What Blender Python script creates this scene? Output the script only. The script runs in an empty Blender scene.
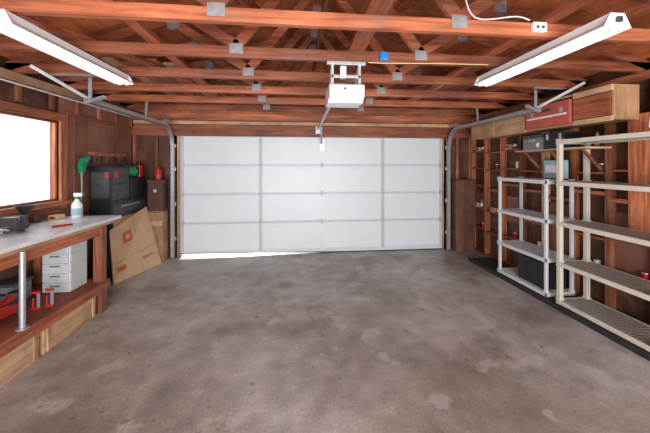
import bpy, math, random
from mathutils import Vector, Matrix
random.seed(7)
scene=bpy.context.scene
scene.view_settings.view_transform='Standard'

# ------------------------------------------------------------ materials
def newmat(name):
    m=bpy.data.materials.new(name); m.use_nodes=True
    nt=m.node_tree; b=nt.nodes['Principled BSDF']
    return m,nt,b
def plain(name,col,rough=0.5,metal=0.0,var=0.08,scale=8.0,bump=0.0,emit=0):
    m,nt,b=newmat(name)
    tc=nt.nodes.new('ShaderNodeTexCoord'); n=nt.nodes.new('ShaderNodeTexNoise')
    n.inputs['Scale'].default_value=scale; n.inputs['Detail'].default_value=5
    nt.links.new(tc.outputs['Object'],n.inputs['Vector'])
    r=nt.nodes.new('ShaderNodeValToRGB')
    r.color_ramp.elements[0].position=.3; r.color_ramp.elements[1].position=.7
    r.color_ramp.elements[0].color=[c*(1-var) for c in col]+[1]
    r.color_ramp.elements[1].color=[min(1,c*(1+var)) for c in col]+[1]
    nt.links.new(n.outputs['Fac'],r.inputs['Fac']); nt.links.new(r.outputs['Color'],b.inputs['Base Color'])
    b.inputs['Roughness'].default_value=rough; b.inputs['Metallic'].default_value=metal
    if bump:
        bp=nt.nodes.new('ShaderNodeBump'); bp.inputs['Strength'].default_value=bump; bp.inputs['Distance'].default_value=.01
        nt.links.new(n.outputs['Fac'],bp.inputs['Height']); nt.links.new(bp.outputs['Normal'],b.inputs['Normal'])
    if emit:
        b.inputs['Emission Color'].default_value=list(col)+[1]; b.inputs['Emission Strength'].default_value=emit
    return m
def wood(name,c1,c2,axis='x',rough=.6,lo=.7,hi=1.25,fine=14):
    m,nt,b=newmat(name); N=nt.nodes; L=nt.links
    tc=N.new('ShaderNodeTexCoord'); geo=N.new('ShaderNodeNewGeometry'); oi=N.new('ShaderNodeObjectInfo')
    ra=N.new('ShaderNodeMath'); ra.operation='ADD'; L.new(geo.outputs['Random Per Island'],ra.inputs[0]); L.new(oi.outputs['Random'],ra.inputs[1])
    rf=N.new('ShaderNodeMath'); rf.operation='FRACT'; L.new(ra.outputs[0],rf.inputs[0])
    sc=N.new('ShaderNodeVectorMath'); sc.operation='SCALE'; sc.inputs[0].default_value=(7.3,11.1,5.7)
    L.new(rf.outputs[0],sc.inputs['Scale'])
    ad=N.new('ShaderNodeVectorMath'); ad.operation='ADD'
    L.new(tc.outputs['Object'],ad.inputs[0]); L.new(sc.outputs[0],ad.inputs[1])
    mp=N.new('ShaderNodeMapping'); s=[fine]*3; s['xyz'.index(axis)]=.9
    mp.inputs['Scale'].default_value=s; L.new(ad.outputs[0],mp.inputs['Vector'])
    n=N.new('ShaderNodeTexNoise'); n.inputs['Scale'].default_value=2.2; n.inputs['Detail'].default_value=7; n.inputs['Distortion'].default_value=.6
    L.new(mp.outputs[0],n.inputs['Vector'])
    r=N.new('ShaderNodeValToRGB'); r.color_ramp.elements[0].position=.3; r.color_ramp.elements[1].position=.68
    r.color_ramp.elements[0].color=list(c2)+[1]; r.color_ramp.elements[1].color=list(c1)+[1]
    L.new(n.outputs['Fac'],r.inputs['Fac'])
    n2=N.new('ShaderNodeTexNoise'); n2.inputs['Scale'].default_value=1.6; n2.inputs['Detail'].default_value=4
    L.new(ad.outputs[0],n2.inputs['Vector'])
    mr=N.new('ShaderNodeMapRange'); mr.inputs['To Min'].default_value=lo; mr.inputs['To Max'].default_value=hi
    L.new(rf.outputs[0],mr.inputs['Value'])
    mr2=N.new('ShaderNodeMapRange'); mr2.inputs['From Min'].default_value=.3; mr2.inputs['From Max'].default_value=.7; mr2.inputs['To Min'].default_value=.62; mr2.inputs['To Max'].default_value=1.25
    L.new(n2.outputs['Fac'],mr2.inputs['Value'])
    mu=N.new('ShaderNodeMath'); mu.operation='MULTIPLY'; L.new(mr.outputs[0],mu.inputs[0]); L.new(mr2.outputs[0],mu.inputs[1])
    hs=N.new('ShaderNodeHueSaturation'); L.new(r.outputs['Color'],hs.inputs['Color']); L.new(mu.outputs[0],hs.inputs['Value'])
    n3=N.new('ShaderNodeTexNoise'); n3.inputs['Scale'].default_value=5; n3.inputs['Detail'].default_value=6; L.new(ad.outputs[0],n3.inputs['Vector'])
    m3=N.new('ShaderNodeMapRange'); m3.inputs['From Min'].default_value=.5; m3.inputs['From Max'].default_value=.75; m3.inputs['To Min'].default_value=0; m3.inputs['To Max'].default_value=.5
    L.new(n3.outputs['Fac'],m3.inputs['Value'])
    mx=N.new('ShaderNodeMix'); mx.data_type='RGBA'; L.new(m3.outputs[0],mx.inputs[0]); L.new(hs.outputs[0],mx.inputs[6]); mx.inputs[7].default_value=(.22,.13,.10,1)
    L.new(mx.outputs[2],b.inputs['Base Color']); b.inputs['Roughness'].default_value=rough
    bp=N.new('ShaderNodeBump'); bp.inputs['Strength'].default_value=.25; bp.inputs['Distance'].default_value=.004
    L.new(n.outputs['Fac'],bp.inputs['Height']); L.new(bp.outputs['Normal'],b.inputs['Normal'])
    return m

OR1=(.50,.155,.066); OR2=(.20,.047,.02)
W_X=wood('timber_red_x',OR1,OR2,'x',lo=.6,hi=1.25); W_Y=wood('timber_red_y',OR1,OR2,'y'); W_Z=wood('timber_red_z',(.54,.185,.08),(.20,.052,.022),'z',lo=.45,hi=1.5)
W_SH=wood('roof_sheathing_wood',(.70,.22,.075),(.44,.11,.038),'y',lo=.75,hi=1.25,fine=6)
W_PALE_Y=wood('pale_pine_y',(.70,.46,.27),(.48,.28,.15),'y'); W_PALE_X=wood('pale_pine_x',(.60,.36,.20),(.40,.22,.115),'x')
W_PALE_Z=wood('pale_pine_z',(.66,.38,.20),(.40,.20,.09),'z')
PLY=wood('plywood_tan',(.62,.38,.20),(.46,.25,.12),'y',lo=.85,hi=1.15,fine=7)
HARD=wood('hardboard_brown',(.30,.125,.078),(.20,.078,.048),'z',lo=.85,hi=1.1,fine=4)
DARKW=wood('dark_sheathing',(.14,.05,.025),(.06,.022,.012),'z',fine=6)
BROWN=wood('brown_panel',(.20,.08,.05),(.13,.05,.03),'z',fine=6)
GALV=plain('galvanised_steel',(.50,.51,.53),.42,.6,.12,20)
PLATE=plain('truss_plate_steel',(.34,.34,.35),.5,.3,.2,25)
STEELW=plain('white_enamel',(.86,.87,.86),.35,0,.03,5)
DOORW=plain('door_white',(.76,.80,.83),.38,0,.02,2.5)
DOORR=plain('door_rib_white',(.66,.70,.74),.4,.0,.04,4)
STILE=plain('door_stile_grey',(.52,.55,.58),.4,.0,.04,4)
BLACK=plain('black_plastic',(.018,.018,.02),.45,0,.3,12)
RUBBER=plain('black_rubber',(.02,.02,.022),.8,0,.4,15,.3)
CREAM=plain('cream_resin',(.66,.61,.51),.5,0,.05,8)
GREYR=plain('light_grey_resin',(.64,.66,.68),.5,0,.05,8)
DRAW=plain('drawer_grey_white',(.62,.64,.65),.5,0,.05,8)
TAUPE=plain('taupe_resin',(.38,.34,.30),.5,0,.08,8)
WHITEP=plain('white_plastic',(.85,.86,.86),.4,0,.03,6)
CARD=plain('cardboard',(.62,.42,.24),.85,0,.06,4)
CARDD=plain('cardboard_edge',(.42,.26,.14),.9,0,.1,10)
RED=plain('red_enamel',(.50,.03,.02),.4,0,.1,6)
REDP=plain('faded_red_case',(.50,.10,.08),.5,0,.12,6)
MARK=plain('orange_red_print',(.62,.10,.04),.8,0,.1,20)
GREEN=plain('green_plastic',(.01,.28,.12),.4,0,.15,6)
BLUE=plain('blue_plastic',(.02,.22,.6),.4,0,.1,6)
PALEBLUE=plain('pale_blue_card',(.35,.55,.6),.7,0,.08,6)
YEL=plain('yellow_cable',(.75,.6,.25),.5,0,.05,6)
GREYP=plain('grey_paint',(.22,.23,.25),.45,.2,.1,10)
DGREY=plain('dark_grey',(.07,.07,.075),.5,.2,.2,10)
BENCHT=plain('bench_top_white',(.74,.74,.73),.3,0,.18,5)
TUBE=plain('fluorescent_tube_glow',(1,.98,.94),.3,0,.0,5,0,4)
LEN=plain('lens_amber',(.9,.25,.1),.3,0,0,5,0,.6)
BRASS=plain('brown_box',(.09,.04,.03),.6,0,.2,8)
SIDING=plain('neighbour_siding',(.85,.88,.92),.8,0,.03,2)

def glassmat():
    m,nt,b=newmat('window_glass'); 
    for n in list(nt.nodes):
        if n.type!='OUTPUT_MATERIAL': nt.nodes.remove(n)
    out=[n for n in nt.nodes if n.type=='OUTPUT_MATERIAL'][0]
    t=nt.nodes.new('ShaderNodeBsdfTransparent'); g=nt.nodes.new('ShaderNodeBsdfGlossy'); g.inputs['Roughness'].default_value=.03
    mx=nt.nodes.new('ShaderNodeMixShader'); mx.inputs[0].default_value=.06
    nt.links.new(t.outputs[0],mx.inputs[1]); nt.links.new(g.outputs[0],mx.inputs[2]); nt.links.new(mx.outputs[0],out.inputs[0])
    return m
GLASS=glassmat()
def concrete():
    m,nt,b=newmat('stained_concrete'); N=nt.nodes; L=nt.links
    tc=N.new('ShaderNodeTexCoord')
    def noise(s,d,dist=0,off=0):
        mp=N.new('ShaderNodeMapping'); mp.inputs['Location'].default_value=(off,off*1.7,0); L.new(tc.outputs['Object'],mp.inputs['Vector'])
        n=N.new('ShaderNodeTexNoise'); n.inputs['Scale'].default_value=s; n.inputs['Detail'].default_value=d; n.inputs['Distortion'].default_value=dist
        L.new(mp.outputs[0],n.inputs['Vector']); return n
    def ramp(n,*st):
        r=N.new('ShaderNodeValToRGB'); e=r.color_ramp.elements
        for i,(p,c) in enumerate(st):
            c=(c,c,c,1) if not isinstance(c,tuple) else c+(1,)
            if i<2: e[i].position=p; e[i].color=c
            else: x=e.new(p); x.color=c
        L.new(n.outputs['Fac'],r.inputs['Fac']); return r
    def mix(fac,a,bb,mode='MIX'):
        mx=N.new('ShaderNodeMix'); mx.data_type='RGBA'; mx.blend_type=mode
        if isinstance(fac,(int,float)): mx.inputs[0].default_value=fac
        else: L.new(fac,mx.inputs[0])
        L.new(a,mx.inputs[6])
        if isinstance(bb,tuple): mx.inputs[7].default_value=bb+(1,)
        else: L.new(bb,mx.inputs[7])
        return mx.outputs[2]
    r=ramp(noise(.8,8,.3),(.36,(.34,.30,.265)),(.64,(.60,.585,.565)),(.5,(.48,.45,.42)))
    c=noise(5,11,.2); r2=ramp(c,(.3,.74),(.7,1.14))
    col=mix(1,r.outputs[0],r2.outputs[0],'MULTIPLY')
    r3=ramp(noise(3.1,9,0,3),(.59,0.0),(.64,.45)); col=mix(r3.outputs[0],col,(.68,.665,.645))
    r5=ramp(noise(1.9,10,0,9),(.55,0.0),(.68,.6)); col=mix(r5.outputs[0],col,(.22,.175,.145))
    r6=ramp(noise(11,5,0,5),(.66,0.0),(.70,.6)); col=mix(r6.outputs[0],col,(.17,.14,.12))
    f=noise(55,4); r4=ramp(f,(.3,.82),(.7,1.1)); col=mix(1,col,r4.outputs[0],'MULTIPLY')
    L.new(col,b.inputs['Base Color'])
    mr=N.new('ShaderNodeMapRange'); mr.inputs['To Min'].default_value=.3; mr.inputs['To Max'].default_value=.6; L.new(c.outputs['Fac'],mr.inputs['Value']); L.new(mr.outputs[0],b.inputs['Roughness'])
    bp=N.new('ShaderNodeBump'); bp.inputs['Strength'].default_value=.12; bp.inputs['Distance'].default_value=.004; L.new(f.outputs['Fac'],bp.inputs['Height']); L.new(bp.outputs['Normal'],b.inputs['Normal'])
    return m
CONC=concrete()

# ------------------------------------------------------------ mesh builder
class B:
    def __init__(s): s.v=[]; s.f=[]; s.m=[]; s.sm=[]; s.mats=[]
    def mi(s,mat):
        if mat not in s.mats: s.mats.append(mat)
        return s.mats.index(mat)
    def add(s,vs,fs,mat,smooth=False):
        o=len(s.v); s.v+= [tuple(v) for v in vs]; k=s.mi(mat)
        for f in fs: s.f.append([i+o for i in f]); s.m.append(k); s.sm.append(smooth)
    def box(s,x0,x1,y0,y1,z0,z1,mat):
        vs=[(x,y,z) for z in (z0,z1) for y in (y0,y1) for x in (x0,x1)]
        s.add(vs,[(0,2,3,1),(4,5,7,6),(0,1,5,4),(2,6,7,3),(0,4,6,2),(1,3,7,5)],mat)
    def beam(s,p,q,w,h,mat,up=(0,0,1)):
        p=Vector(p);q=Vector(q);d=(q-p).normalized();up=Vector(up)
        if abs(d.dot(up))>.99: up=Vector((0,1,0))
        a=d.cross(up).normalized()*w/2; b=a.cross(d).normalized()*h/2
        vs=[p-a-b,p+a-b,p-a+b,p+a+b,q-a-b,q+a-b,q-a+b,q+a+b]
        s.add(vs,[(0,2,3,1),(4,5,7,6),(0,1,5,4),(2,6,7,3),(0,4,6,2),(1,3,7,5)],mat)
    def cyl(s,p,q,r0,r1,mat,n=16):
        p=Vector(p);q=Vector(q);d=(q-p).normalized()
        t=Vector((0,0,1)) if abs(d.z)<.9 else Vector((1,0,0))
        a=d.cross(t).normalized(); b=d.cross(a)
        vs=[];
        for c,r in((p,r0),(q,r1)):
            for i in range(n):
                w=2*math.pi*i/n; vs.append(c+(a*math.cos(w)+b*math.sin(w))*r)
        s.add(vs,[(i,(i+1)%n,n+(i+1)%n,n+i) for i in range(n)],mat,True)
        s.add(vs[:n],[tuple(range(n))[::-1]],mat); s.add(vs[n:],[tuple(range(n))],mat)
    def lathe(s,c,prof,mat,n=20):
        c=Vector(c)
        vs=[c+Vector((r*math.cos(2*math.pi*i/n),r*math.sin(2*math.pi*i/n),z)) for r,z in prof for i in range(n)]
        fs=[(k*n+i,k*n+(i+1)%n,(k+1)*n+(i+1)%n,(k+1)*n+i) for k in range(len(prof)-1) for i in range(n)]
        s.add(vs,fs,mat,True)
        s.add(vs[:n],[tuple(range(n))[::-1]],mat); s.add(vs[-n:],[tuple(range(n))],mat)
    def tube(s,pts,r,mat,n=8):
        P=[Vector(p) for p in pts]; P=[P[0]]+P+[P[-1]]; out=[]
        for i in range(1,len(P)-2):
            for k in range(6):
                t=k/6; a,b,c,d=P[i-1:i+3]
                out.append(.5*((2*b)+(-a+c)*t+(2*a-5*b+4*c-d)*t*t+(-a+3*b-3*c+d)*t**3))
        out.append(P[-1]); vs=[]
        for i,p in enumerate(out):
            d=(out[min(i+1,len(out)-1)]-out[max(i-1,0)])
            d=d.normalized() if d.length>0 else Vector((0,0,1))
            t=Vector((0,0,1)) if abs(d.z)<.95 else Vector((1,0,0))
            a=d.cross(t).normalized(); b=d.cross(a)
            for k in range(n):
                w=2*math.pi*k/n; vs.append(p+(a*math.cos(w)+b*math.sin(w))*r)
        s.add(vs,[(i*n+k,i*n+(k+1)%n,(i+1)*n+(k+1)%n,(i+1)*n+k) for i in range(len(out)-1) for k in range(n)],mat,True)
    def prism(s,poly,axis,a0,a1,mat):
        def mk(p,a):
            return {'x':(a,p[0],p[1]),'y':(p[0],a,p[1]),'z':(p[0],p[1],a)}[axis]
        n=len(poly); vs=[mk(p,a0) for p in poly]+[mk(p,a1) for p in poly]
        s.add(vs,[tuple(range(n))[::-1],tuple(range(n,2*n))]+[(i,(i+1)%n,n+(i+1)%n,n+i) for i in range(n)],mat)
    def obj(s,name,bevel=0,loc=(0,0,0),rot=(0,0,0)):
        me=bpy.data.meshes.new(name); me.from_pydata(s.v,[],s.f)
        for m in s.mats: me.materials.append(m)
        me.polygons.foreach_set('material_index',s.m); me.polygons.foreach_set('use_smooth',s.sm)
        import bmesh
        bm=bmesh.new(); bm.from_mesh(me); bmesh.ops.recalc_face_normals(bm,faces=bm.faces); bm.to_mesh(me); bm.free()
        me.update(); o=bpy.data.objects.new(name,me); scene.collection.objects.link(o)
        o.location=loc; o.rotation_euler=rot
        if bevel:
            md=o.modifiers.new('bevel','BEVEL'); md.width=bevel; md.segments=2; md.limit_method='ANGLE'; md.angle_limit=math.radians(50)
        return o

XL,XR,YB,YF=-2.8,3.4,-3.0,5.3
RX,RZ=.3,3.62
# ------------------------------------------------------------ shell
b=B(); b.box(XL-.1,XR+.1,YB-.1,YF+.1,-.1,0,CONC); b.obj('floor')
b=B(); b.box(-6,8,YF+.1,11,-.14,-.012,plain('driveway_concrete',(.62,.58,.52),.9,0,.05,3)); b.obj('ground_driveway')
b=B(); b.box(-12,XL-.1,YB-3,YF+.1,-.14,-.02,plain('side_yard_gravel',(.5,.48,.44),.95,0,.2,20)); b.obj('ground_side_yard')
b=B()
for i in range(18):
    z=i*.2; b.prism([(-5.6,z),(-5.57,z),(-5.60,z+.2),(-5.63,z+.2)],'y',-2,9,SIDING)
b.obj('neighbour_siding_wall')

b=B()
wy0,wy1,wz0,wz1=2.4,3.72,1.18,2.12
x0,x1=XL-.1,XL
b.box(x0,x1,YB,wy0,0,2.66,HARD); b.box(x0,x1,wy1,YF,0,2.66,HARD)
b.box(x0,x1,wy0,wy1,0,wz0,HARD); b.box(x0,x1,wy0,wy1,wz1,2.66,DARKW)
y=YB+.2
while y<YF:
    b.box(x1,x1+.035,y-.02,y+.02,2.24,2.42,W_Z); y+=.4
b.box(x1,x1+.09,YB,YF,2.42,2.50,W_PALE_Y)
b.box(x1,x1+.03,wy1+.1,YF,2.20,2.24,W_Y)
b.box(x1,x1+.012,3.95,5.2,1.0,2.2,HARD)
b.obj('wall_left')
b=B()
b.box(x1-.02,x1+.03,wy1,wy1+.10,wz0-.09,wz1+.09,W_Z); b.box(x1-.02,x1+.03,wy0-.10,wy0,wz0-.09,wz1+.09,W_Z)
b.box(x1-.02,x1+.03,wy0,wy1,wz1,wz1+.09,W_Y); b.box(x1-.02,x1+.07,wy0-.13,wy1+.13,wz0-.05,wz0,W_Y)
b.box(x1-.02,x1+.025,wy0,wy1,wz0-.13,wz0-.05,W_Y)
for a in (wy0,wy1-.025): b.box(x1-.05,x1-.02,a,a+.025,wz0,wz1,W_Z)
for a in (wz0,wz1-.025): b.box(x1-.05,x1-.02,wy0,wy1,a,a+.025,W_Y)
b.box(x1-.04,x1-.035,wy0+.02,wy1-.02,wz0+.02,wz1-.02,GLASS)
b.obj('window_1',.003)

b=B(); b.box(XR,XR+.1,YB,YF,0,2.66,DARKW)
y=YB+.13;k=0
while y<YF-.05:
    m=W_PALE_Z if k%5==1 else W_Z
    b.box(XR-.09,XR,y-.02,y+.02,.04,2.42,m); y+=.405;k+=1
b.box(XR-.09,XR,YB,YF,0,.04,W_Y); b.box(XR-.09,XR,YB,YF,2.42,2.5,W_Y)
y=YB+.15;k=0; bays=[]
while y<YF-.4:
    z=1.15+.06*(k%3); b.box(XR-.085,XR,y,y+.365,z,z+.04,W_Y)
    if k%2: b.box(XR-.02,XR,y,y+.365,.3+.2*(k%3),1.1,HARD)
    if y>2.3:
        for zz in (.42,.78,1.5,1.8): 
            b.box(XR-.085,XR-.001,y,y+.365,zz+.03*(k%2),zz+.022+.03*(k%2),W_Y)
            bays.append((y,zz+.022+.03*(k%2)))
    y+=.405;k+=1
b.box(XR-.09,XR-.02,2.35,2.6,.9,2.1,W_Z)
b.obj('wall_right')
# small cans and boxes on the stud-bay shelves
cols_=[RED,GREYP,YEL,BLACK,WHITEP,BLUE,BRASS,CARD]
for j,(yy,zz) in enumerate(bays):
    if j%2==0 and zz>1.6: continue
    if j%3==2: continue
    m=cols_[j%8]; y_=yy+.06+.05*(j%3); X=XR-.055
    b=B()
    if j%2:
        b.lathe((X,y_,zz+.001),[(.024,0),(.026,.004),(.026,.10),(.022,.11),(.012,.125),(.012,.14)],m); b.lathe((X,y_,zz+.03),[(.0265,0),(.0265,.04)],WHITEP); b.obj('spray_can')
        b=B(); b.box(X-.025,X+.03,y_+.09,y_+.2,zz+.001,zz+.07,CARD); b.box(X-.026,X-.024,y_+.1,y_+.19,zz+.02,zz+.05,m); b.obj('hardware_box',.002)
    else:
        b.lathe((X,y_,zz+.001),[(.028,0),(.030,.003),(.030,.08),(.032,.082),(.032,.095),(.028,.097)],m); b.lathe((X,y_,zz+.082),[(.0325,0),(.0325,.012)],GALV); b.obj('paint_can')

DX0,DX1,DZ=-2.02,2.76,2.11
b=B()
b.box(XL-.1,DX0,YF,YF+.1,0,2.5,DARKW); b.box(DX1,XR+.1,YF,YF+.1,0,2.5,DARKW); b.box(DX0,DX1,YF,YF+.1,DZ-.02,2.5,DARKW)
b.prism([(XL-.1,2.5),(XR+.1,2.5),(XR+.1,2.62),(RX,RZ+.12),(XL-.1,2.62)],'y',YF,YF+.1,W_SH)
b.box(XL,XR,YF-.05,YF,2.11,2.30,W_X)
b.box(XL,XR,YF-.06,YF,2.31,2.37,W_PALE_X)
b.box(XL,XR,YF-.09,YF,2.38,2.42,W_X); b.box(XL,XR,YF-.09,YF,2.42,2.5,W_X)
for x in (-2.76,-2.4,-2.08,2.8,3.05,3.3):
    b.box(x-.02,x+.02,YF-.05,YF,0,2.11,W_Z)
b.box(-2.1,DX0+.004,YF-.05,YF+.06,0,2.11,W_PALE_Z); b.box(DX1-.004,DX1+.08,YF-.05,YF+.06,0,2.11,W_PALE_Z)
b.obj('wall_front')
b=B(); b.box(XL-.1,XR+.1,YB-.1,YB,0,2.5,HARD); b.prism([(XL-.1,2.5),(XR+.1,2.5),(XR+.1,2.62),(RX,RZ+.12),(XL-.1,2.62)],'y',YB-.1,YB,HARD); b.obj('wall_back')

# roof
b=B()
for sx,xe in ((-1,XL-.12),(1,XR+.12)):
    n=11
    for j in range(n):
        y0=YB-.1+j*(YF+.2-YB)/n; y1=y0+(YF+.2-YB)/n-.006
        for t0,t1 in ((0,.498),(.502,1)):
            A=Vector((xe,0,2.60)).lerp(Vector((RX,0,RZ+.10)),t0); C=Vector((xe,0,2.60)).lerp(Vector((RX,0,RZ+.10)),t1)
            b.prism([(A.x,A.z),(C.x,C.z),(C.x,C.z+.03),(A.x,A.z+.03)],'y',y0,y1,W_SH)
    b.prism([(xe,2.628),(RX,RZ+.128),(RX,RZ+.17),(xe,2.67)],'y',YB-.1,YF+.2,RUBBER)
b.obj('ceiling_roof_deck')
def truss():
    b=B(); 
    b.box(XL,XR,-.02,.02,2.5,2.59,W_X)
    for xe in (XL,XR): b.beam((xe,0,2.55),(RX,0,RZ+.02),.04,.09,W_X,up=(0,0,1))
    nA,nB=-.5,1.1; mA,mB=(XL+RX)/2,(XR+RX)/2; zm=(2.55+RZ)/2
    for p,q in (((nA,2.6),(RX-.03,RZ-.05)),((nB,2.6),(RX+.03,RZ-.05)),((nA,2.6),(mA,zm-.03)),((nB,2.6),(mB,zm-.03))):
        b.beam((p[0],0,p[1]),(q[0],0,q[1]),.036,.085,W_X)
    for s_ in (-.024,.021):
        for x in (nA,nB): b.box(x-.055,x+.055,s_,s_+.003,2.53,2.615,PLATE)
        for x in (mA,mB): b.box(x-.06,x+.06,s_,s_+.003,zm-.09,zm+.02,PLATE)
        b.box(RX-.09,RX+.09,s_,s_+.003,RZ-.12,RZ+.01,PLATE)
    return b
tb=truss(); first=None
for i,y in enumerate([-2.38,-1.77,-1.16,-.55,.06,.67,1.28,1.89,2.5,3.11,3.72,4.33,4.94]):
    if first is None: first=tb.obj('roof_truss',.002,loc=(0,y,0))
    else:
        o=bpy.data.objects.new('roof_truss',first.data); scene.collection.objects.link(o); o.location=(0,y,0)
b=B()
for x,w in ((.52,.14),(-1.15,.09),(1.75,.09),(-2.2,.09),(2.6,.09)):
    b.box(x-w/2,x+w/2,YB+.1,YF-.02,2.592,2.63,W_Y)
b.beam((-2.2,1.5,2.66),(-.9,5.1,2.66),.09,.04,W_Y); b.beam((2.5,1.3,2.66),(1.3,5.0,2.66),.09,.04,W_Y)
b.beam((.3,1.2,3.3),(.3,5.1,3.3),.04,.09,W_Y)
b.beam((-1.25,1.0,3.0),(.2,4.9,3.5),.04,.09,W_Y); b.beam((1.85,1.0,3.0),(.4,4.9,3.5),.04,.09,W_Y)
b.obj('ceiling_brace_boards',.002)
for X,n_,s_ in ((-2.0,6,4),(1.9,4,4)):
    b=B()
    for i in range(n_):
        x=X+i*.14; b.box(x,x+.12,3.2+.1*(i%3),5.1-.12*(i%2),2.69,2.715,(W_PALE_Y if i%s_==0 else W_Y))
    b.obj('stored_lumber_boards',.002)

# ------------------------------------------------------------ garage door
b=B()
GAP=.065
H=DZ-GAP; yb=YF-.02
cols=[DX0,-.64,.46,1.60,DX1]
rh=H/4
b.box(DX0+.002,DX1-.002,yb+.012,yb+.035,GAP,DZ,DOORR)
for r in range(4):
    z0=GAP+r*rh; z1=z0+rh-.005
    b.box(DX0+.005,DX1-.005,yb-.002,yb+.012,z0,z1,DOORW)
    b.box(DX0+.005,DX1-.005,yb-.014,yb-.002,z0,z0+.022,DOORR); b.box(DX0+.005,DX1-.005,yb-.014,yb-.002,z1-.022,z1,DOORR)
    for c in range(4):
        a0=cols[c]+.045;a1=cols[c+1]-.045
        b.box(a0,a1,yb-.010,yb-.002,z0+.04,z1-.04,DOORW)
        b.box(a0+.03,a1-.03,yb-.018,yb-.010,z0+.075,z1-.075,DOORW)
    for i,c in enumerate(cols):
        w=.028; c0=min(max(c,DX0+w+.006),DX1-w-.006)
        b.box(c0-w,c0+w,yb-.019,yb-.001,z0+.002,z1-.002,DOORW if i==2 else STILE)
    if r:
        for c in cols[1:-1]:
            b.box(c-.022,c+.022,yb-.023,yb-.019,z0-.045,z0+.045,STILE); b.cyl((c-.03,yb-.026,z0),(c+.03,yb-.026,z0),.007,.007,GALV,8)
        for c in (DX0+.05,DX1-.05):
            b.box(c-.025,c+.025,yb-.025,yb-.019,z0-.045,z0+.045,GALV)
b.box(.41,.51,yb-.04,yb-.02,1.85,DZ-.02,GALV)
b.prism([(DX0+.005,.055),(.95,.002),(DX1-.005,.002),(DX1-.005,GAP+.002),(DX0+.005,GAP+.002)],'y',yb,yb+.03,DOORR)
b.prism([(DX0+.005,.048),(.95,-.004),(DX1-.005,-.004),(DX1-.005,.015),(.95,.015),(DX0+.005,.058)],'y',yb-.004,yb+.032,RUBBER)
b.obj('garage_door',.002)

def track(sx,X,name):
    b=B()
    b.box(X-.025,X+.025,YF-.125,YF-.115,.02,1.95,GALV)
    b.box(X-.028,X-.024,YF-.125,YF-.07,.02,1.95,GALV);b.box(X+.024,X+.028,YF-.125,YF-.07,.02,1.95,GALV)
    pts=[]; R=.3
    for i in range(9):
        a=math.pi/2*i/8; pts.append((X,YF-.12-R+R*math.cos(a),1.95+R*math.sin(a)))
    for p,q in zip(pts,pts[1:]):
        b.beam(p,q,.05,.05,GALV)
    b.box(X-.028,X+.028,3.15,YF-.12-R,2.225,2.231,GALV)
    for dx in (-.028,.024): b.box(X+dx,X+dx+.004,3.15,YF-.12-R,2.225,2.28,GALV)
    b.beam((X,3.2,2.24),(X,3.2,2.498),.035,.006,GALV,up=(0,1,0)); b.beam((X,3.25,2.26),(X+sx*.28,2.86,2.498),.03,.006,GALV,up=(0,1,0))
    b.beam((X-sx*.2,3.1,2.28),(X+sx*.02,3.2,2.24),.035,.03,GALV)
    b.beam((X+sx*.3,3.11,2.492),(X-sx*.1,3.11,2.492),.04,.012,GALV)
    b.beam((X,4.3,2.25),(X,4.33,2.498),.03,.006,GALV,up=(0,1,0))
    for z in (.3,.9,1.5,1.9): b.box(X-.04,X+.04,YF-.072,YF-.052,z,z+.06,GALV)
    b.cyl((X+sx*.06,3.3,2.33),(X+sx*.06,4.4,2.33),.014,.014,DGREY,10); b.cyl((X+sx*.06,3.18,2.33),(X+sx*.06,YF-.2,2.33),.003,.003,GALV,6)
    b.cyl((X+sx*.045,YF-.25,2.33),(X+sx*.075,YF-.25,2.33),.045,.045,GALV,16)
    b.box(X-.005+sx*.03,X+.005+sx*.03,YF-.3,YF-.062,2.30,2.36,GALV)
    b.obj(name)
track(-1,-2.11,'garage_door_track'); track(1,2.84,'garage_door_track')

# ------------------------------------------------------------ opener
b=B(); ox,oy,oz=.43,2.62,2.16
b.prism([(oy-.17,oz+.02),(oy-.13,oz),(oy+.15,oz),(oy+.19,oz+.03),(oy+.19,oz+.14),(oy-.15,oz+.14),(oy-.18,oz+.12)],'x',ox-.15,ox+.15,WHITEP)
b.box(ox-.12,ox+.12,oy-.184,oy-.17,oz+.035,oz+.115,STEELW)
b.box(ox-.155,ox+.155,oy-.1,oy+.12,oz-.012,oz+.03,WHITEP)
b.cyl((ox-.02,oy-.19,oz+.09),(ox-.02,oy-.182,oz+.09),.012,.012,RED,12)
b.box(ox+.07,ox+.1,oy-.19,oy-.183,oz+.05,oz+.06,LEN)
b.box(ox-.1,ox+.1,oy-.1,oy+.14,oz+.14,oz+.155,GALV)
for dx in (-.12,.12):
    b.box(ox+dx-.012,ox+dx+.012,oy-.122,oy-.117,oz+.13,2.498,GALV)
    b.beam((ox+dx,oy+.1,oz+.15),(ox+dx,oy-.1,2.495),.022,.004,GALV,up=(0,1,0))
b.box(ox-.17,ox+.17,oy-.14,oy-.115,2.47,2.498,GALV)
b.box(ox-.13,ox+.13,oy-.122,oy-.117,oz+.2,oz+.225,GALV)
b.box(ox-.05,ox+.0,oy-.13,oy-.08,oz+.2,oz+.3,WHITEP)
b.beam((ox-.05,oy+.1,oz+.15),(.39,YF-.09,2.25),.035,.035,GALV)
b.beam((.40,4.7,2.21),(.45,YF-.075,1.98),.03,.006,GALV)
b.box(.34,.46,YF-.09,YF-.062,2.16,2.3,GALV)
b.tube([(.39,4.0,2.2),(.39,4.0,2.1),(.39,4.0,2.02)],.004,RED)
b.cyl((.39,4.0,1.99),(.39,4.0,2.03),.012,.012,RED)
b.obj('garage_door_opener',.004)

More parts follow.
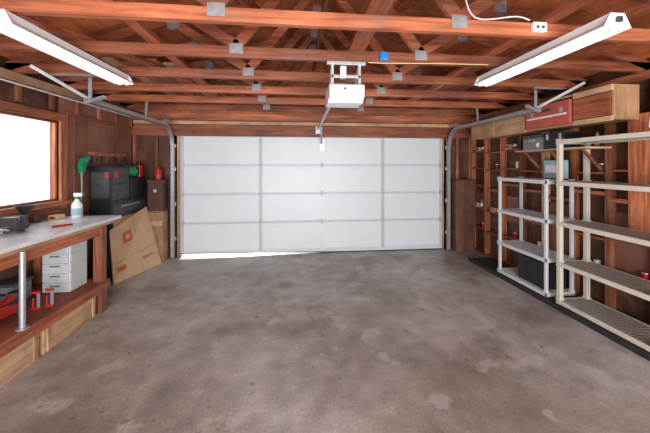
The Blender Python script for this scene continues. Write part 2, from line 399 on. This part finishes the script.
# ------------------------------------------------------------ light fixtures
def fixture(x,y0,y1,zt):
    b=B()
    b.box(x-.045,x+.045,y0,y1,zt-.05,zt-.004,STEELW)
    b.prism([(x-.09,zt-.085),(x-.045,zt-.045),(x+.045,zt-.045),(x+.09,zt-.085),(x+.085,zt-.088),(x+.043,zt-.05),(x-.043,zt-.05),(x-.085,zt-.088)],'y',y0,y1,STEELW)
    for dx in (-.032,.032):
        b.cyl((x+dx,y0+.02,zt-.078),(x+dx,y1-.02,zt-.078),.0165,.0165,TUBE,14)
        for ye in (y0+.004,y1-.024): b.box(x+dx-.012,x+dx+.012,ye,ye+.02,zt-.1,zt-.05,WHITEP)
    for ye in (y0-.003,y1): b.prism([(x-.09,zt-.088),(x+.09,zt-.088),(x+.045,zt-.004),(x-.045,zt-.004)],'y',ye,ye+.003,STEELW)
    b.box(x-.015,x+.015,y0-.02,y0-.003,zt-.06,zt-.03,DGREY)
    for yc in (y0+.2,y1-.2): b.box(x-.03,x+.03,yc,yc+.03,zt-.004,zt+.015,GALV)
    b.obj('fluorescent_light_fixture')
fixture(-1.68,1.8,3.02,2.48); fixture(1.84,1.50,2.72,2.48)

def cable(pts,r,m):
    b=B(); b.tube(pts,r,m); b.obj('electrical_cable')
cable([(.62,2.465,2.49),(.75,2.46,2.485),(1.0,2.455,2.49),(1.3,2.46,2.50),(1.72,2.46,2.505)],.004,YEL)
cable([(1.60,1.855,2.60),(1.5,1.855,2.62),(1.2,1.855,2.60),(.9,1.5,2.64),(.6,1.0,2.7)],.005,WHITEP)
cable([(-2.74,1.0,2.40),(-2.74,2.5,2.40),(-2.74,3.5,2.40),(-2.74,5.1,2.40)],.008,WHITEP)
cable([(3.28,1.95,2.2),(3.28,2.1,2.32),(3.28,2.3,2.3),(3.28,2.38,2.1),(3.28,2.4,1.95)],.006,WHITEP)
b=B(); b.box(.72,.79,2.445,2.478,2.51,2.58,BLUE); b.box(.725,.785,2.44,2.446,2.515,2.575,BLUE); b.obj('junction_box',.004)
b=B(); b.box(1.62,1.72,1.84,1.868,2.52,2.585,WHITEP); b.box(1.64,1.66,1.836,1.842,2.54,2.56,DGREY); b.box(1.68,1.70,1.836,1.842,2.54,2.56,DGREY); b.obj('power_outlet',.003)

# ------------------------------------------------------------ workbench
b=B(); bx0,bx1,by0,by1=-2.78,-2.09,.9,3.7
b.box(bx0,bx1,by0,by1,.965,1.0,BENCHT); b.box(bx0,bx1-.02,by0+.02,by1-.02,.93,.965,PLY)
b.box(bx1-.06,bx1-.02,by0+.05,3.45,.84,.93,W_Y); b.box(bx0,bx0+.04,by0+.05,3.45,.84,.93,W_Y)
b.box(bx0,bx1-.02,3.41,3.45,.84,.93,W_X)
for y in (3.37,1.2): 
    b.box(bx1-.09,bx1-.0,y-.02,y+.06,0,.93,W_Z); b.box(bx0,bx0+.09,y-.02,y+.06,0,.93,W_Z)
b.box(bx0,bx1+.01,by0+.1,3.47,.30,.335,W_Y); b.box(bx1-.03,bx1+.012,by0+.1,3.47,.235,.30,W_Y)
b.cyl((bx1-.02,2.46,.335),(bx1-.02,2.46,.93),.02,.02,GALV); b.cyl((bx1-.02,2.46,.335),(bx1-.02,2.46,.345),.04,.04,GALV)
b.box(bx0,bx0+.015,by0+.1,3.47,.335,.9,DARKW)
b.obj('workbench',.003)
def crate(y0,y1):
    b=B(); X0,X1=-2.7,-2.12
    b.box(X1-.018,X1,y0,y1,0.005,.225,W_PALE_Y); b.box(X0,X0+.018,y0,y1,.005,.225,PLY)
    b.box(X0,X1-.018,y0,y0+.018,.005,.225,PLY); b.box(X0,X1-.018,y1-.018,y1,.005,.225,PLY)
    b.box(X0,X1,y0+.001,y1-.001,0,.012,PLY)
    b.box(X1-.001,X1+.012,y0+.03,y0+.06,.01,.22,PLY); b.box(X1-.001,X1+.012,y1-.06,y1-.03,.01,.22,PLY)
    b.obj('wooden_crate',.003)
crate(1.5,2.62); crate(2.66,3.3)
b=B()
sx0,sx1,sy0,sy1=-2.49,-2.24,3.1,3.35
b.box(sx0,sx1,sy0+.015,sy1,.337,.83,GREYR)
for i in range(5):
    z=.345+i*.097; b.box(sx0+.008,sx1-.008,sy0,sy0+.02,z,z+.085,DRAW); b.box(sx0+.08,sx1-.08,sy0-.012,sy0,z+.055,z+.068,GREYP)
    b.box(sx1,sx1+.006,sy0+.02,sy1-.01,z,z+.08,DRAW)
b.obj('plastic_drawer_tower',.005)
b=B(); jx,jy,jz=-2.42,2.55,.337
for dx in (-.07,.07):
    b.prism([(jy-.22,jz+.03),(jy+.2,jz+.03),(jy+.2,jz+.08),(jy+.02,jz+.12),(jy-.22,jz+.10)],'x',jx+dx-.006,jx+dx+.006,RED)
for yy in (jy-.17,jy+.15):
    b.cyl((jx-.1,yy,jz+.03),(jx-.077,yy,jz+.03),.03,.03,DGREY); b.cyl((jx+.077,yy,jz+.03),(jx+.1,yy,jz+.03),.03,.03,DGREY); b.cyl((jx-.08,yy,jz+.03),(jx+.08,yy,jz+.03),.01,.01,GALV)
b.cyl((jx,jy-.12,jz+.07),(jx,jy+.05,jz+.07),.035,.035,GALV)
b.beam((jx,jy+.02,jz+.08),(jx,jy+.2,jz+.15),.05,.03,RED); b.cyl((jx,jy+.2,jz+.15),(jx,jy+.2,jz+.17),.04,.045,DGREY)
b.cyl((jx,jy-.15,jz+.08),(jx+.12,jy-.35,jz+.28),.012,.012,GALV)
b.obj('floor_jack',.002)
for i in range(2):
    b=B()
    X=-2.24+.07*i; Y=2.76+.05*i
    b.box(X-.012,X+.012,Y-.004,Y+.004,.337,.50,GALV); b.box(X-.05,X+.012,Y-.01,Y+.01,.48,.50,RED); b.box(X-.05,X+.012,Y-.01,Y+.01,.34,.36,RED); b.cyl((X-.042,Y,.36),(X-.042,Y,.44),.007,.007,RED)
    b.obj('bar_clamp',.002)
b=B(); dx,dy,dz=-2.2,2.24,.337
b.cyl((dx-.1,dy,dz+.1),(dx+.06,dy+.02,dz+.1),.03,.03,BLACK); b.cyl((dx+.06,dy+.02,dz+.1),(dx+.11,dy+.026,dz+.1),.024,.012,DGREY)
b.beam((dx-.07,dy,dz+.09),(dx-.08,dy,dz+.04),.035,.03,BLACK); b.box(dx-.13,dx-.03,dy-.035,dy+.035,dz,dz+.045,BLACK)
b.obj('cordless_drill',.006)
b=B(); b.box(-2.70,-2.54,2.86,3.06,.337,.50,GREYP); b.box(-2.71,-2.53,2.85,3.07,.50,.53,DGREY); b.box(-2.66,-2.58,2.842,2.85,.43,.45,BLACK); b.obj('parts_case',.005)
b=B(); c=(-2.5,3.58,1.0)
b.lathe(c,[(.048,0),(.052,.01),(.052,.13),(.045,.16),(.022,.195),(.018,.215)],WHITEP)
b.lathe(c,[(.053,.03),(.053,.11)],PALEBLUE)
b.lathe((c[0],c[1],c[2]+.21),[(.022,0),(.022,.025),(.016,.03)],GREEN)
b.box(c[0]-.03,c[0]+.055,c[1]-.014,c[1]+.014,1.24,1.28,WHITEP); b.beam((c[0]+.035,c[1],1.245),(c[0]+.05,c[1],1.19),.012,.01,GREEN); b.cyl((c[0]+.055,c[1],1.262),(c[0]+.075,c[1],1.262),.011,.009,GREEN)
b.obj('spray_bottle',.003)
b=B(); b.lathe((-2.64,3.1,1.0),[(.035,0),(.035,.02),(.012,.03),(.012,.10),(.02,.12),(.07,.2),(.075,.205),(.068,.205),(.015,.12)],BLACK); b.obj('funnel')
b=B(); vx,vy=-2.5,2.84
b.cyl((vx,vy,1.0),(vx,vy,1.02),.07,.065,DGREY); b.box(vx-.05,vx+.05,vy-.05,vy+.08,1.02,1.08,DGREY)
b.box(vx-.065,vx+.065,vy+.02,vy+.055,1.08,1.14,DGREY); b.box(vx-.065,vx+.065,vy-.065,vy-.03,1.03,1.14,DGREY); b.box(vx-.065,vx+.065,vy-.03,vy-.024,1.11,1.142,GALV)
b.cyl((vx,vy-.15,1.055),(vx,vy+.0,1.055),.012,.012,GALV); b.cyl((vx-.08,vy-.14,1.065),(vx+.08,vy-.14,1.045),.006,.006,GALV)
b.obj('bench_vise',.005)
b=B(); b.cyl((-2.32,3.0,1.012),(-2.22,3.12,1.012),.011,.009,RED); b.cyl((-2.22,3.12,1.012),(-2.15,3.2,1.012),.004,.004,GALV); b.obj('screwdriver')
b=B(); b.lathe((-2.7,3.3,1.0),[(.03,0),(.032,.004),(.032,.07),(.026,.08),(.026,.095)],BRASS); b.obj('jar')
b=B(); b.box(-2.68,-2.60,3.42,3.54,1.0,1.05,YEL); b.box(-2.67,-2.61,3.418,3.42,1.01,1.04,RED); b.obj('hardware_box',.002)

# ------------------------------------------------------------ left rear corner
b=B(); X0,X1,Y0,Y1=-2.78,-2.5,4.2,5.08
b.box(X0,X1,Y0,Y1,.03,1.1,BLACK); b.box(X0+.01,X1-.01,Y0+.01,Y1-.01,0,.03,DGREY)
b.box(X0,X1,Y0,Y0+.42,1.105,1.58,BLACK)
b.box(X0,X1,Y0+.44,Y1,1.105,1.40,BLACK)
for i in range(6):
    z=.08+i*.165; b.box(X1,X1+.008,Y0+.02,Y1-.02,z,z+.15,DGREY); b.box(X1+.008,X1+.02,Y0+.2,Y1-.2,z+.1,z+.115,GALV)
for i in range(4):
    z=1.12+i*.11; b.box(X1,X1+.008,Y0+.02,Y0+.40,z,z+.1,DGREY)
b.box(X0+.03,X1-.03,Y0-.008,Y0,1.15,1.5,DGREY); b.box(X0+.2,X0+.25,Y0-.012,Y0-.008,1.42,1.5,RED)
b.box(X1+.008,X1+.011,Y0+.05,Y0+.15,1.42,1.5,RED)
b.obj('tool_cabinet',.004)
b=B(); b.cyl((-2.66,4.68,1.502),(-2.60,4.90,1.502),.09,.09,GREEN,24); b.cyl((-2.663,4.67,1.502),(-2.661,4.68,1.502),.1,.1,BLACK,24); b.cyl((-2.60,4.90,1.502),(-2.598,4.91,1.502),.1,.1,BLACK,24); b.obj('hose_spool')
b=B(); b.box(-2.62,-2.52,4.96,5.06,1.402,1.6,RED); b.box(-2.6,-2.54,4.99,5.03,1.6,1.64,BLACK); b.obj('fuel_can',.01)
b=B(); X0,X1,Y0,Y1=-2.44,-2.19,5.0,5.2
for i in range(3): b.box(X0+i*.083,X0+i*.083+.08,Y0,Y0+.02,0,.84,W_PALE_Z)
b.box(X0,X0+.02,Y0+.02,Y1,0,.84,PLY); b.box(X1-.02,X1,Y0+.02,Y1,0,.84,PLY); b.box(X0,X1,Y0,Y1,.82,.845,PLY); b.box(X0,X1,Y0-.012,Y0,.6,.68,PLY)
b.obj('wooden_bin',.002)
b=B(); b.box(X0+.01,X1-.01,Y0+.01,Y1-.01,.846,1.32,BRASS); b.box(X0,X1,Y0,Y1,1.32,1.36,BRASS); b.box(X0+.1,X1-.1,Y0,Y0+.012,1.15,1.2,GALV); b.obj('brown_storage_box',.004)
b=B(); b.lathe((-2.3,5.1,1.361),[(.05,0),(.055,.02),(.055,.14),(.03,.17),(.02,.2)],RED); b.obj('solvent_bottle')
def sheet(P,t,m1,mark):
    b=B(); n=Vector((1,0,.2)).normalized()*t
    P=[Vector(p) for p in P]
    vs=P+[p+n for p in P]
    b.add(vs,[(0,1,2,3),(4,7,6,5)],m1); b.add(vs,[(0,4,5,1),(1,5,6,2),(2,6,7,3),(3,7,4,0)],CARDD)
    def pt(u,v,o): 
        q=(P[0].lerp(P[1],u)).lerp(P[3].lerp(P[2],u),v); return q+n*(1+o)
    def quad(u0,u1,v0,v1,m,o=.15): b.add([pt(u0,v0,o),pt(u1,v0,o),pt(u1,v1,o),pt(u0,v1,o)],[(0,1,2,3)],m)
    if mark:
        quad(.28,.46,.62,.80,MARK); quad(.33,.41,.67,.75,CARD,.3)
        quad(.0,1,.36,.366,CARDD); quad(.08,.25,.18,.26,MARK); quad(.62,.86,.2,.25,CARDD)
        quad(.56,.565,0,1,CARDD)
    return b
sheet([(-2.43,4.12,.002),(-2.19,4.95,.002),(-2.43,4.96,.93),(-2.47,4.10,.73)],.008,CARD,True).obj('cardboard_sheet')
sheet([(-2.45,4.25,.002),(-2.30,4.90,.002),(-2.465,4.86,.84),(-2.485,4.20,.88)],.008,PLY,False).obj('plywood_sheet')
b=B(); b.box(-2.788,-2.77,4.2,5.0,1.72,1.78,W_Y)
for i in range(6):
    y=4.25+i*.14; b.cyl((-2.77,y,1.75),(-2.73,y,1.75),.005,.005,GALV,8)
    if i%2: b.beam((-2.745,y,1.74),(-2.745,y,1.64),.02,.012,BLACK); 
    else: b.cyl((-2.745,y,1.76),(-2.745,y,1.64),.008,.012,DGREY)
b.obj('hand_tool_rack',.001)
# green pruning saw / trimmer hanging beside the cabinet
b=B(); gy=4.0
b.prism([(gy-.03,1.5),(gy+.03,1.5),(gy+.05,1.62),(gy+.12,1.68),(gy+.10,1.73),(gy-.0,1.69),(gy-.045,1.6)],'x',-2.76,-2.71,GREEN)
b.prism([(gy-.02,1.5),(gy+.02,1.5),(gy+.012,1.2),(gy-.004,1.18)],'x',-2.738,-2.732,GALV)
b.tube([(-2.735,gy+.1,1.70),(-2.735,gy+.17,1.64),(-2.735,gy+.14,1.56),(-2.735,gy+.04,1.55)],.012,BLACK)
b.cyl((-2.80,gy+.03,1.66),(-2.70,gy+.03,1.66),.006,.006,GALV)
b.obj('hedge_trimmer',.004)

# ------------------------------------------------------------ right side
b=B(); b.box(2.87,3.3,.6,4.6,0,.045,RUBBER); b.box(2.86,2.88,.6,4.6,0,.055,RUBBER)
b.obj('rubber_floor_mat',.004)
def shelving(x0,x1,y0,y1,levels,mp,ms,r=.022):
    b=B(); z0=.046
    top=levels[-1]
    for x in (x0+.03,x1-.03):
        for y in (y0+.03,y1-.03):
            b.box(x-r,x+r,y-r,y+r,z0,top,mp)
            for l in levels: b.box(x-r-.007,x+r+.007,y-r-.007,y+r+.007,max(z0,l-.05),l+.012,mp)
    for l in levels:
        zt=l; h=.045
        zb=max(z0,zt-h)
        b.box(x0,x0+.018,y0,y1,zb,zt,mp); b.box(x1-.018,x1,y0,y1,zb,zt,mp)
        b.box(x0,x1,y0,y0+.018,zb,zt,mp); b.box(x0,x1,y1-.018,y1,zb,zt,mp)
        n=int((y1-y0-.036)/.038)
        for i in range(n):
            y=y0+.018+(i+.25)*(y1-y0-.036)/n; b.box(x0+.018,x1-.018,y,y+.026,zt-.012,zt-.002,ms)
        for k in range(7):
            x=x0+.04+k*(x1-x0-.08)/6; b.box(x-.007,x+.007,y0+.018,y1-.018,zt-.028,zt-.004,ms)
    b.obj('storage_shelving_unit',.003)
shelving(2.9,3.29,2.06,3.0,[.10,.52,.97,1.42,1.88],CREAM,TAUPE)
shelving(2.9,3.29,3.12,3.96,[.10,.5,.96,1.42],GREYR,GREYR,.016)
b=B(); b.box(2.96,3.24,3.2,3.62,.1,.40,BLACK); b.box(2.945,3.255,3.185,3.635,.385,.415,BLACK)
for y in (3.3,3.4,3.5): b.box(2.952,2.96,y,y+.02,.12,.385,BLACK)
b.obj('storage_bin',.008)
b=B()
b.box(2.92,3.28,5.06,5.235,0,1.3,BROWN); b.box(2.91,3.285,5.05,5.24,1.3,1.33,BROWN); b.box(3.08,3.09,5.05,5.06,.02,1.28,DARKW); b.box(3.04,3.06,5.04,5.06,.7,.8,DGREY)
b.obj('brown_cabinet',.004)
b=B(); X0=3.03; XC=XR-.092
b.box(X0,XC,2.5,4.75,2.04,2.06,PLY); b.box(X0,XC,2.5,4.75,2.36,2.38,PLY)
for y in (2.5,2.88,3.55,4.15,4.73): b.box(X0,XC,y,y+.02,2.06,2.36,W_PALE_Z)
b.box(X0-.018,X0,3.57,4.14,2.03,2.37,W_PALE_Y); b.box(X0-.018,X0,4.16,4.75,2.03,2.33,PLY)
b.box(X0-.018,X0,2.5,2.9,2.03,2.08,W_PALE_Y); b.box(X0-.018,X0,2.5,2.9,2.32,2.38,W_PALE_Y); b.box(X0-.016,X0-.004,2.52,2.9,2.09,2.31,W_Y)
b.obj('overhead_storage_cabinet',.002)
b=B(); b.box(2.99,XC-.02,2.92,3.53,2.061,2.33,REDP); b.box(2.985,2.99,2.95,3.50,2.17,2.19,WHITEP); b.box(2.978,2.99,3.15,3.3,2.24,2.27,DGREY); b.box(2.984,2.99,3.0,3.04,2.2,2.26,GALV); b.box(2.984,2.99,3.41,3.45,2.2,2.26,GALV); b.obj('tool_case',.008)
b=B(); b.box(3.02,XC,2.75,3.75,1.775,1.795,W_PALE_Y)
for y in (2.85,3.25,3.65): b.beam((XR-.1,y,1.55),(3.08,y,1.77),.02,.03,W_Y)
b.obj('wall_shelf',.002)
b=B(); b.box(3.03,3.25,3.32,3.62,1.796,1.97,GREYP); b.box(3.025,3.255,3.315,3.625,1.94,1.985,DGREY); b.box(3.015,3.03,3.42,3.52,1.9,1.93,GALV); b.box(3.022,3.03,3.36,3.4,1.83,1.88,WHITEP); b.obj('toolbox',.006)
b=B(); b.box(3.03,3.25,3.02,3.28,1.796,1.95,BLACK); b.box(3.02,3.26,3.01,3.29,1.95,1.985,BLACK); b.box(3.015,3.03,3.05,3.08,1.9,1.97,GALV); b.box(3.015,3.03,3.22,3.25,1.9,1.97,GALV); b.box(3.1,3.16,3.06,3.24,1.985,2.0,GALV); b.obj('toolbox',.006)
b=B(); b.box(3.22,3.27,3.2,3.5,1.433,1.66,PALEBLUE); b.box(3.215,3.221,3.23,3.47,1.5,1.6,STEELW); b.obj('storage_carton',.003)

# ------------------------------------------------------------ lights
w=bpy.data.worlds.new('World'); scene.world=w; w.use_nodes=True
bg=w.node_tree.nodes['Background']; bg.inputs[0].default_value=(.78,.89,1,1); bg.inputs[1].default_value=4.0
def area(name,loc,rot,sx,sy,p,col=(1,1,1)):
    l=bpy.data.lights.new(name,'AREA'); l.shape='RECTANGLE'; l.size=sx; l.size_y=sy; l.energy=p; l.color=col
    o=bpy.data.objects.new(name,l); scene.collection.objects.link(o); o.location=loc; o.rotation_euler=rot
area('rear_fill_light',(.3,-2.7,1.5),(math.radians(90),0,0),4.5,1.8,310,(.94,.97,1))  # added fill lamp, unseen behind the camera, for even brightness
area('upward_fill_light',(.3,-1.2,.5),(math.radians(128),0,0),3.0,1.0,120,(.97,.98,1))  # added unseen fill, aimed up to brighten the roof timber
s=bpy.data.lights.new('sun','SUN'); s.energy=6; s.angle=.01; s.color=(1,.93,.8)
o=bpy.data.objects.new('sun',s); scene.collection.objects.link(o)
d=Vector((.15,-1,-.24)); o.rotation_euler=d.to_track_quat('-Z','Y').to_euler()

cam=bpy.data.cameras.new('camera'); co=bpy.data.objects.new('camera',cam); scene.collection.objects.link(co)
co.location=(0,0,1.6); co.rotation_euler=(math.radians(90),0,math.radians(-5.6)); cam.sensor_width=36; cam.lens=290/650*36; cam.shift_y=-51.5/650; cam.clip_start=.02
scene.camera=co
